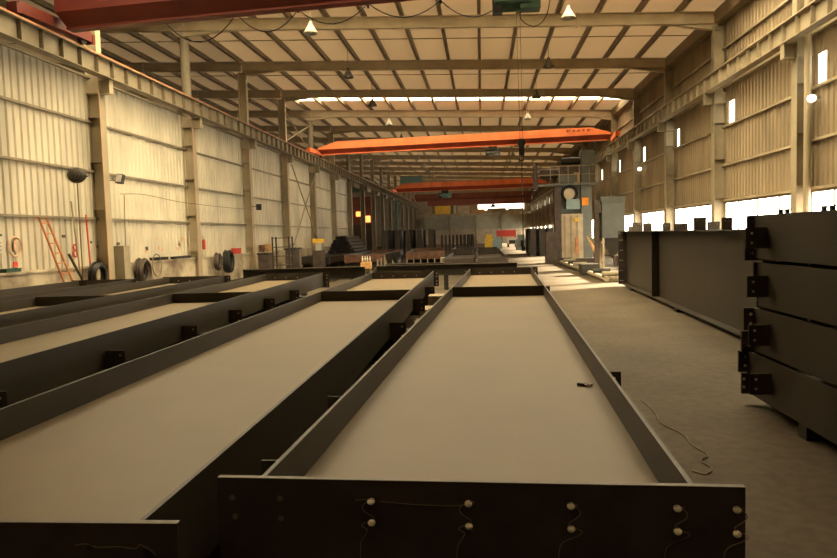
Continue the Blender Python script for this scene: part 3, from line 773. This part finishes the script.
MB().box(.28, .36, -.03, .03, -.06, -.02).build('knob', 'dark', hd)
fl_ = empty('flood_light', (-12.6, 22.3, 4.2), 'small floodlight on the nearest left column', 'lamp')
MB().box(-.2, .12, .0, .03, 0, .03).build('bracket', 'dark', fl_)
h = MB().box(-.12, .12, -.08, .08, -.16, .16).build('housing', 'dark', fl_); h.location = (.25, 0, .05); h.rotation_euler = (-.25, .1, -.1)
l = MB().box(-.1, .1, -.09, -.08, -.13, .13).build('lens', 'white', h)
fl2 = empty('flood_light', (-12.5, 36.6, 3.9), 'small dark floodlight on the third left column', 'lamp')
MB().box(-.2, .1, -.03, .03, -.03, 0).build('bracket', 'dark', fl2)
h = MB().box(-.14, .14, -.1, .1, -.2, .1).build('housing', 'dark', fl2); h.location = (.2, 0, 0); h.rotation_euler = (.3, 0, .4)
o = MB().tube(smooth_path([(-12.5, 22.5, 3.75), (-12.65, 24.5, 3.85), (-12.6, 27, 3.72), (-12.65, 29.2, 3.7), (-12.6, 33, 3.68), (-12.6, 36.6, 3.72)]), .014, 5).build('wall_cable', 'purlin')
tag(o, 'thin sagging cable strung between the left columns', 'cable')
o = MB().tube(smooth_path([(-12.62, 23.0, 3.75), (-12.6, 22.9, 2.8), (-12.55, 22.75, 2.0), (-12.6, 22.6, 1.3)]), .016, 5).build('drop_cable', 'purlin')
tag(o, 'thin cable dropping beside the nearest left column', 'cable')
for k, (y, z) in enumerate(((20.95, 3.0), (20.2, 3.4))):
    o = MB().tube([(-12.85, y, z), (-12.7, y-.1+.2*k, .35)], .025, 6).build('wall_pipe', 'cream_dark' if k else 'red')
    tag(o, ['thin reddish pole leaning by the nearest left column', 'thin pale pole leaning under the fan head'][k], 'pole')
# hose coils
def coil(x, y, z, R, n, m, label, rr=.035):
    c = MB()
    for k in range(n): c.torus((.05*k*.7, .02*math.sin(k*2), .02*math.cos(k*3)), R-.03*(k % 3), rr, 'x', 26, 6, sy=.85)
    o = c.build('hose_coil', m); o.location = (x, y, z); o.rotation_euler = (0, 0, random.uniform(-.1, .1)); tag(o, label, 'hose')
coil(-12.6, 23.75, .98, .44, 8, 'machbrown', 'thick brown hose coil hung beside the nearest left column', .05)
coil(-12.75, 25.4, 1.12, .44, 1, 'purlin', 'single thin hoop of cable hung on the plinth', .022)
coil(-12.6, 32.2, 1.0, .52, 8, 'black', 'big dark hose coil beyond the second left column', .05)
coil(-12.55, 30.9, 1.05, .38, 5, 'machbrown', 'brown hose coil hung on the second left column', .04)
coil(-12.6, 20.9, 1.0, .4, 6, 'black', 'black hose coil under the leaning poles', .05)
def ledge(name, y, w, h, m, label, x=-12.95, cat='box'):
    b = MB().box(-.1, .1, -w/2, w/2, 0, h); b.box(-.11, .11, -w/2-.01, w/2+.01, h*.7, h); o = b.build(name, m); o.location = (x, y, 1.325); tag(o, label, cat)
ledge('tool_box', 34.6, .9, .3, 'red', 'red box on the plinth ledge before the third left column')
ledge('steel_offcut', 26.0, 1.2, .12, 'black', 'black offcut on the plinth ledge, left one of two', cat='offcut')
ledge('steel_offcut', 28.0, 1.6, .10, 'dark', 'dark offcut on the plinth ledge, right one of two', cat='offcut')
ledge('rubber_mat', 17.4, .6, .10, 'green', 'dark green case lying on the plinth ledge at far left', cat='case')
ledge('carton', 38.8, .5, .4, 'red_end', 'reddish carton on the plinth ledge past the third column')
ledge('carton', 40.0, .7, .45, 'wood', 'brown carton on the plinth ledge past the reddish one')
ex = empty('fire_extinguisher', (-12.97, 30.5, 1.65), 'red and white extinguisher hung past the second left column', 'extinguisher')
MB().lathe([(0, 0), (.07, 0), (.08, .03), (.08, .4), (.04, .48), (0, .48)], n=14).build('cylinder', 'red', ex, smooth=True)
MB().lathe([(0, .48), (.07, .48), (.08, .66), (0, .7)], n=12).build('white_cap', 'white', ex)
pr = empty('broken_prop', (-12.35, 20.1, 0), 'short dark bar leaning among the hoses by the ladder', 'bar')
MB().tube([(0, .3, .1), (-.3, -.5, 1.75)], .04, 6).build('bar', 'machbrown', pr)
o = MB().box(-12.85, -12.45, 22.45, 22.85, 0, 1.95).build('switch_box', 'cream_dark'); tag(o, 'narrow dusty panel standing against the nearest left column', 'panel')
# painted marks and notices on the wall sheet
xw = XL+.055
def ring(y, z, R, r, m, name='painted_ring'):
    MB().torus((xw, y, z), R, r, 'x', 24, 4).build(name, m, wall_left)
nb = MB().box(xw, xw+.01, 16.95, 17.4, 1.85, 2.3); ns = nb.build('notice_board', 'white'); tag(ns, 'white notice with a red heading at the far left of the wall', 'notice')
t = MB()
for a in (17.0, 17.22): t.box(xw+.01, xw+.014, a, a+.18, 2.32, 2.38)
for k in range(3): t.box(xw+.01, xw+.014, 17.15, 17.35, 1.93+.1*k, 1.95+.1*k)
t.build('lettering', 'brown', ns)
ring(17.9, 2.02, .27, .03, 'redfaint')
MB().box(xw-.01, xw+.01, 17.85, 17.97, 1.9, 2.2).build('painted_stroke', 'redfaint', wall_left)
MB().box(xw-.01, xw+.01, 17.8, 17.96, 1.45, 1.6).build('painted_patch', 'red', wall_left)
ring(20.72, 1.74, .10, .03, 'red', 'painted_digit_loop'); ring(20.72, 1.95, .09, .03, 'red', 'painted_digit_loop')
rr = random.Random(3)
for k in range(16):
    y = rr.choice([25.2, 26.2, 26.8, 28.0, 28.5, 32.6, 34.0, 33.3])+rr.uniform(-.3, .3); z = rr.uniform(1.6, 2.2)
    ww, hh = rr.uniform(.04, .16), rr.uniform(.04, .22)
    MB().box(xw-.02, xw+.004, y, y+ww, z, z+hh).build('painted_stroke', 'redfaint', wall_left)
for k in range(8):
    y = rr.uniform(16, 29); z = rr.uniform(1.45, 2.3)
    MB().box(xw-.02, xw+.006, y, y+rr.uniform(.05, .2), z, z+rr.uniform(.05, .15)).build('grime_patch', 'machbrown', wall_left)
# wall lamps under two of the right slot windows
for k, y in enumerate((Y0-.65, ys[3]-.65)):
    w = empty('wall_lamp', (XR-.3, y, 5.75), ['small bright wall lamp under the nearest right slot window', 'small bright wall lamp under a farther right slot window'][k], 'lamp')
    MB().box(.05, .22, -.04, .04, -.02, .06).build('bracket', 'cream', w)
    MB().lathe([(0, -.12), (.1, -.08), (.13, 0), (.1, .08), (0, .12)], n=14).build('globe', 'sky_pane', w, smooth=True)
# downpipe beside the nearest right column
o = MB().tube([(9.85, Y0-.5, 0), (9.85, Y0-.5, 10.4)], .1, 12).build('downpipe', 'column'); tag(o, 'cream round downpipe beside the nearest right column', 'pipe')

# ------------------------------------------------------------------ welding gantry machine on the right
YM = 44.0
mc = empty('welding_machine', (5.7, YM, 0), 'tall blue-grey girder welding machine with a railed platform', 'machine')
def mb(name, x0, x1, y0, y1, z0, z1, m): return MB().box(x0-5.7, x1-5.7, y0, y1, z0, z1).build(name, m, mc)
mb('mast', 6.35, 7.0, -.3, .35, 0, 7.1, 'bluegrey')
mb('mast_head', 6.45, 7.2, -.45, .45, 6.2, 7.05, 'bluegrey')
mb('rear_post', 4.75, 5.05, .3, .6, 0, 5.0, 'bluegrey')
mb('platform', 3.55, 7.35, -.7, .6, 4.93, 5.03, 'bluegrey')
rl = MB()
for x in (3.6, 4.4, 4.95, 5.5, 6.2, 6.8, 7.3): rl.box(x-5.7-.02, x-5.7+.02, -.7, -.66, 5.03, 6.1)
for z in (5.55, 6.08): rl.box(3.6-5.7, 7.3-5.7, -.7, -.66, z, z+.04)
rl.build('railing', 'column', mc)
mb('end_frame', 3.4, 3.62, -.7, .6, 4.7, 6.35, 'machbrown')
m1 = MB(); m1.lathe([(0, -.75), (.26, -.75), (.3, -.6), (.3, .5), (.2, .6), (0, .6)], (4.55-5.7, 0, 5.72), 16, axis='x'); m1.build('motor', 'machbrown', mc)
mb('drive_box', 5.0, 6.2, -.35, .4, 5.03, 6.2, 'machbrown')
mb('control_panel', 4.9, 6.1, -.45, -.38, 5.1, 5.6, 'bluegrey')
m2 = MB(); m2.lathe([(0, -.6), (.22, -.6), (.25, 0), (.22, .6), (0, .6)], (5.75-5.7, 0, 6.45), 14, axis='x'); m2.build('motor', 'black', mc)
mb('operator_seat', 5.9, 6.25, -.4, -.1, 5.05, 5.7, 'wood')
w1 = MB(); w1.lathe([(0, -.12), (.34, -.12), (.34, .12), (0, .12)], (5.55-5.7, -.5, 4.35), 24, axis='y'); w1.build('wire_reel', 'beige', mc)
w2 = MB(); w2.torus((5.6-5.7, -.5, 4.38), .46, .08, 'y', 28, 8); w2.build('reel_guard', 'black', mc)
mb('back_panel', 5.0, 6.35, .0, .1, 3.0, 4.9, 'bluegrey')
mb('light_blue_box', 5.37, 6.2, -.7, -.1, 3.4, 4.02, 'lightblue')
mb('dark_carriage', 4.65, 5.05, -.6, .3, .3, 4.9, 'machbrown')
mb('body', 4.9, 6.4, -.55, .4, .25, 3.1, 'beige')
for k, x in enumerate((5.25, 5.65, 6.05)): mb('door_rib', x-.05, x+.05, -.6, -.55, .3, 3.0, 'cream_dark')
mb('orange_motor', 6.35, 6.75, -.6, -.3, 3.6, 4.1, 'orange')
mb('small_valve', 5.85, 6.1, -.7, -.55, 2.6, 2.85, 'yellow')
mb('flame_guard', 5.9, 6.05, -.7, -.58, .6, 1.6, 'orange_edge')
mb('base', 4.2, 7.2, -.8, .8, 0, .28, 'machbrown')
mb('side_machine', 4.0, 4.7, -1.2, -.4, 0, 2.0, 'machbrown')
# roller track on the floor
tr = empty('roller_track', (5.1, 36, 0), 'low roller track running along the floor beside the machine', 'track')
for s in (0, 1):
    MB().tube([(-.35+s*.5, -9.6, .12), (-.25+s*.4, 6.6, .12)], .11, 6).build('track_beam', 'cream_dark', tr)
for k in range(8):
    q = k/7; x = -.35+.1*q; y = -9.2+15.4*q
    MB().lathe([(0, -.1), (.1, -.1), (.1, .6), (0, .6)], (x, y, .3), 10, axis='x').build('roller', 'dark' if k % 2 else 'cream', tr)
MB().box(-.65, .15, -5.2, -4.4, 0, .5).build('drive_motor', 'dark', tr)
# hopper cabinet
hp = empty('hopper', (6.75, 36.0, 0), 'blue-grey hopper cabinet on legs right of the welding machine', 'hopper')
MB().box(-.55, .58, -.5, .5, 1.6, 3.55).build('cabinet', 'hopper', hp)
MB().box(-.62, .64, -.56, .56, 3.45, 3.72).build('top_rim', 'hopper', hp)
c = MB(); c.add([(-.5, -.45, 1.6), (.55, -.45, 1.6), (.55, .45, 1.6), (-.5, .45, 1.6), (-.15, -.15, .7), (.2, -.15, .7), (.2, .15, .7), (-.15, .15, .7)], [(0, 1, 5, 4), (1, 2, 6, 5), (2, 3, 7, 6), (3, 0, 4, 7), (4, 5, 6, 7)]); c.build('cone', 'dark', hp)
for x in (-.5, .52):
    for y in (-.44, .44): MB().box(x-.05, x+.05, y-.05, y+.05, 0, 1.6).build('leg', 'column', hp)
MB().box(-.9, -.56, -.3, .3, 2.9, 3.55).build('motor_box', 'machbrown', hp)
MB().box(-.85, -.65, -.2, .2, 0, 2.9).build('pipe_post', 'machbrown', hp)
# white oval tank between machine and hopper
o = MB().lathe([(0, 0), (.26, 0), (.3, .1), (.3, 1.2), (.2, 1.4), (0, 1.45)], n=18).build('white_tank', 'white', smooth=True); o.location = (7.1, 42.0, 1.2); tag(o, 'white rounded tank between the machine and the hopper', 'tank')
o = MB().box(6.85, 7.35, 41.75, 42.25, 0, 1.2).build('tank_stand', 'dark'); tag(o, 'dark stand under the white rounded tank', 'stand')
lb = empty('plank', (6.4, 39.0, 0), 'reddish planks leaning beside the hopper', 'plank')
MB().tube([(.3, 0, .04), (-.35, .6, 1.7)], .07, 4).build('plank', 'wood', lb)
o = MB().tube([(6.95, 39.0, .05), (6.2, 39.7, 1.45)], .06, 4).build('plank', 'beige'); tag(o, 'pale plank leaning behind the reddish one', 'plank')
# small clutter in front of the right wall, past the upright girder
for k, (x, y, w, h, m) in enumerate([(8.0, 33.5, .6, .5, 'beige'), (8.9, 35, .7, .8, 'white'), (7.6, 38.5, .5, .6, 'machbrown'), (9.0, 40.5, .6, .9, 'cream_dark')]):
    b = MB().box(-w/2, w/2, -.3, .3, 0, h); b.box(-w/2-.02, w/2+.02, -.32, .32, h*.8, h*.88); o = b.build('crate', m); o.location = (x, y, 0)
    tag(o, ['beige crate on the floor right of the hopper, nearest one', 'white crate on the floor against the right wall', 'dark crate on the floor behind the hopper', 'cream crate on the floor against the right wall, farther one'][k], 'crate')

# ------------------------------------------------------------------ far end of the hall
b = empty('red_awning', (3.6, 100.0, 0), 'bright red sheet-topped booth at the far end', 'booth')
MB().box(-1.4, 1.4, -.6, .6, 1.5, 2.45).build('canopy', 'red', b)
for x in (-1.3, 1.3):
    for y in (-.5, .5): MB().box(x-.06, x+.06, y-.06, y+.06, 0, 1.5).build('post', 'cream', b)
b = empty('small_truck', (4.3, 96.0, 0), 'small pale vehicle under the red booth', 'vehicle')
MB().box(-.6, .6, 0, 2.2, .4, 1.3).build('body', 'white', b); MB().box(-.45, .45, -.02, 0, .5, 1.0).build('dark_front', 'black', b)
for x in (-.55, .55):
    for y in (.4, 1.8): MB().lathe([(0, -.1), (.3, -.1), (.3, .1), (0, .1)], (x, y, .3), 14, axis='x').build('wheel', 'black', b)
for k, (x, w, z0, z1, m) in enumerate([(-11.6, 2.6, 6.3, 8.6, 'cream_dark'), (-8.8, 1.3, 6.3, 8.7, 'yellow'), (-7.2, 1.7, 6.3, 8.7, 'yellow'), (-5.4, .5, 6.3, 8.8, 'white'), (-3.6, 2.4, 6.3, 7.9, 'beige'), (-.6, 2.6, 6.3, 7.1, 'wood'), (3.2, 3.8, 6.3, 7.2, 'cream_dark'), (7.0, 2.8, 6.3, 7.05, 'beige')]):
    bb = MB().box(-w/2, w/2, -.3, .5, 0, z1-z0); bb.box(-w/2-.03, w/2+.03, -.34, .54, (z1-z0)*.55, (z1-z0)*.62); o = bb.build('storage_bin', m); o.location = (x, YEND+.6, z0)
    tag(o, '%s bin on the high gallery at the far end, %s from the left' % ({'cream_dark': 'dull', 'yellow': 'yellow', 'white': 'white', 'beige': 'beige', 'wood': 'brown'}[m], ORD[k].replace('nearest', 'first')), 'bin', 'bins on the far gallery')
o = MB().box(-13.2, 10.2, YEND+.2, YEND+1.5, 6.1, 6.3).build('gallery_floor', 'cream_dark'); tag(o, 'high gallery ledge across the far end of the hall', 'gallery')
for k, (x, y, h, m) in enumerate([(1.0, 92, 1.9, 'yellow'), (-1.2, 94, 1.7, 'cream'), (2.0, 88, 1.6, 'lightblue'), (4.6, 80, 1.8, 'bluegrey')]):
    o = empty('machine_cabinet', (x, y, 0), ['yellow machine cabinet at the far end', 'cream machine cabinet at the far end', 'light blue machine cabinet at the far end', 'blue-grey machine cabinet by the far aisle'][k], 'cabinet')
    MB().box(-.6, .6, -.4, .4, 0, h*.7).build('body', m, o); MB().box(-.4, .4, -.3, .3, h*.7, h).build('top', m, o)
# things in the adjoining aisle
for k, (x, y, z, w, h) in enumerate([(-15.15, 82.7, 4.6, .6, .6), (-14.15, 82.7, 3.85, .95, .8)]):
    struct('window_%d' % (60+k), MB().box(x-w/2, x+w/2, y, y+.1, z, z+h), 'lampglow')
o = MB().box(-24, -13.5, 83, 83.3, 0, 3.6).build('dark_partition', 'machbrown'); tag(o, 'dark brown partition beyond the left columns', 'partition')
o = MB().box(-24, -13.5, 82.9, 83.4, 3.6, 7.0).build('upper_partition', 'crane_plum'); tag(o, 'plum red upper panel beyond the left columns', 'panel')
o = MB().lathe([(0, 0), (.28, 0), (.28, 1.3), (0, 1.3)], n=12, axis='x').build('work_light', 'welding'); o.location = (-9.6, 75, 2.5); o.rotation_euler = (0, .9, 0)
tag(o, 'bright cool work light above the far upright girders', 'light')
o = MB().tube([(-9.2, 75.2, 0), (-9.2, 75.2, 2.3)], .05, 6).build('light_stand', 'cream'); tag(o, 'slim stand carrying the cool work light', 'stand')

# ------------------------------------------------------------------ light
w = bpy.data.worlds.new('World'); bpy.context.scene.world = w; w.use_nodes = True
bg = w.node_tree.nodes['Background']; bg.inputs['Color'].default_value = (1.0, 0.90, 0.72, 1); bg.inputs['Strength'].default_value = 14.0
sun = bpy.data.lights.new('sun', 'SUN'); sun.energy = 85; sun.angle = math.radians(6); sun.color = (1.0, 0.82, 0.55)
so = bpy.data.objects.new('sun', sun); C.objects.link(so)
el = math.radians(19.0); az = math.radians(30)
d = Vector((-math.cos(el)*math.cos(az), -math.cos(el)*math.sin(az), -math.sin(el)))
so.rotation_euler = d.to_track_quat('-Z', 'Y').to_euler()

# ------------------------------------------------------------------ camera
f, yaw, pi_, ro = 672.66, .0952, .0642, .0291
Zv = Vector((0, 0, 1)); r0 = Vector((math.cos(yaw), math.sin(yaw), 0)); f0 = Vector((-math.sin(yaw), math.cos(yaw), 0))
fwd = f0*math.cos(pi_)-Zv*math.sin(pi_); u0 = Zv*math.cos(pi_)+f0*math.sin(pi_)
right = r0*math.cos(ro)-u0*math.sin(ro); up = u0*math.cos(ro)+r0*math.sin(ro)
cam = bpy.data.cameras.new('camera'); co = bpy.data.objects.new('camera', cam); C.objects.link(co)
mx = Matrix((right, up, -fwd)).transposed().to_4x4(); mx.translation = (0, 0, 2.0)
co.matrix_world = mx; cam.sensor_width = 36; cam.lens = f*36/837; cam.clip_end = 500; cam.clip_start = .05
sc = bpy.context.scene; sc.camera = co
vs = sc.view_settings; sc.display_settings.display_device = 'sRGB'
vs.view_transform = 'Standard'; vs.look = 'None'; vs.gamma = 1; vs.use_curve_mapping = False; vs.exposure = 0.0
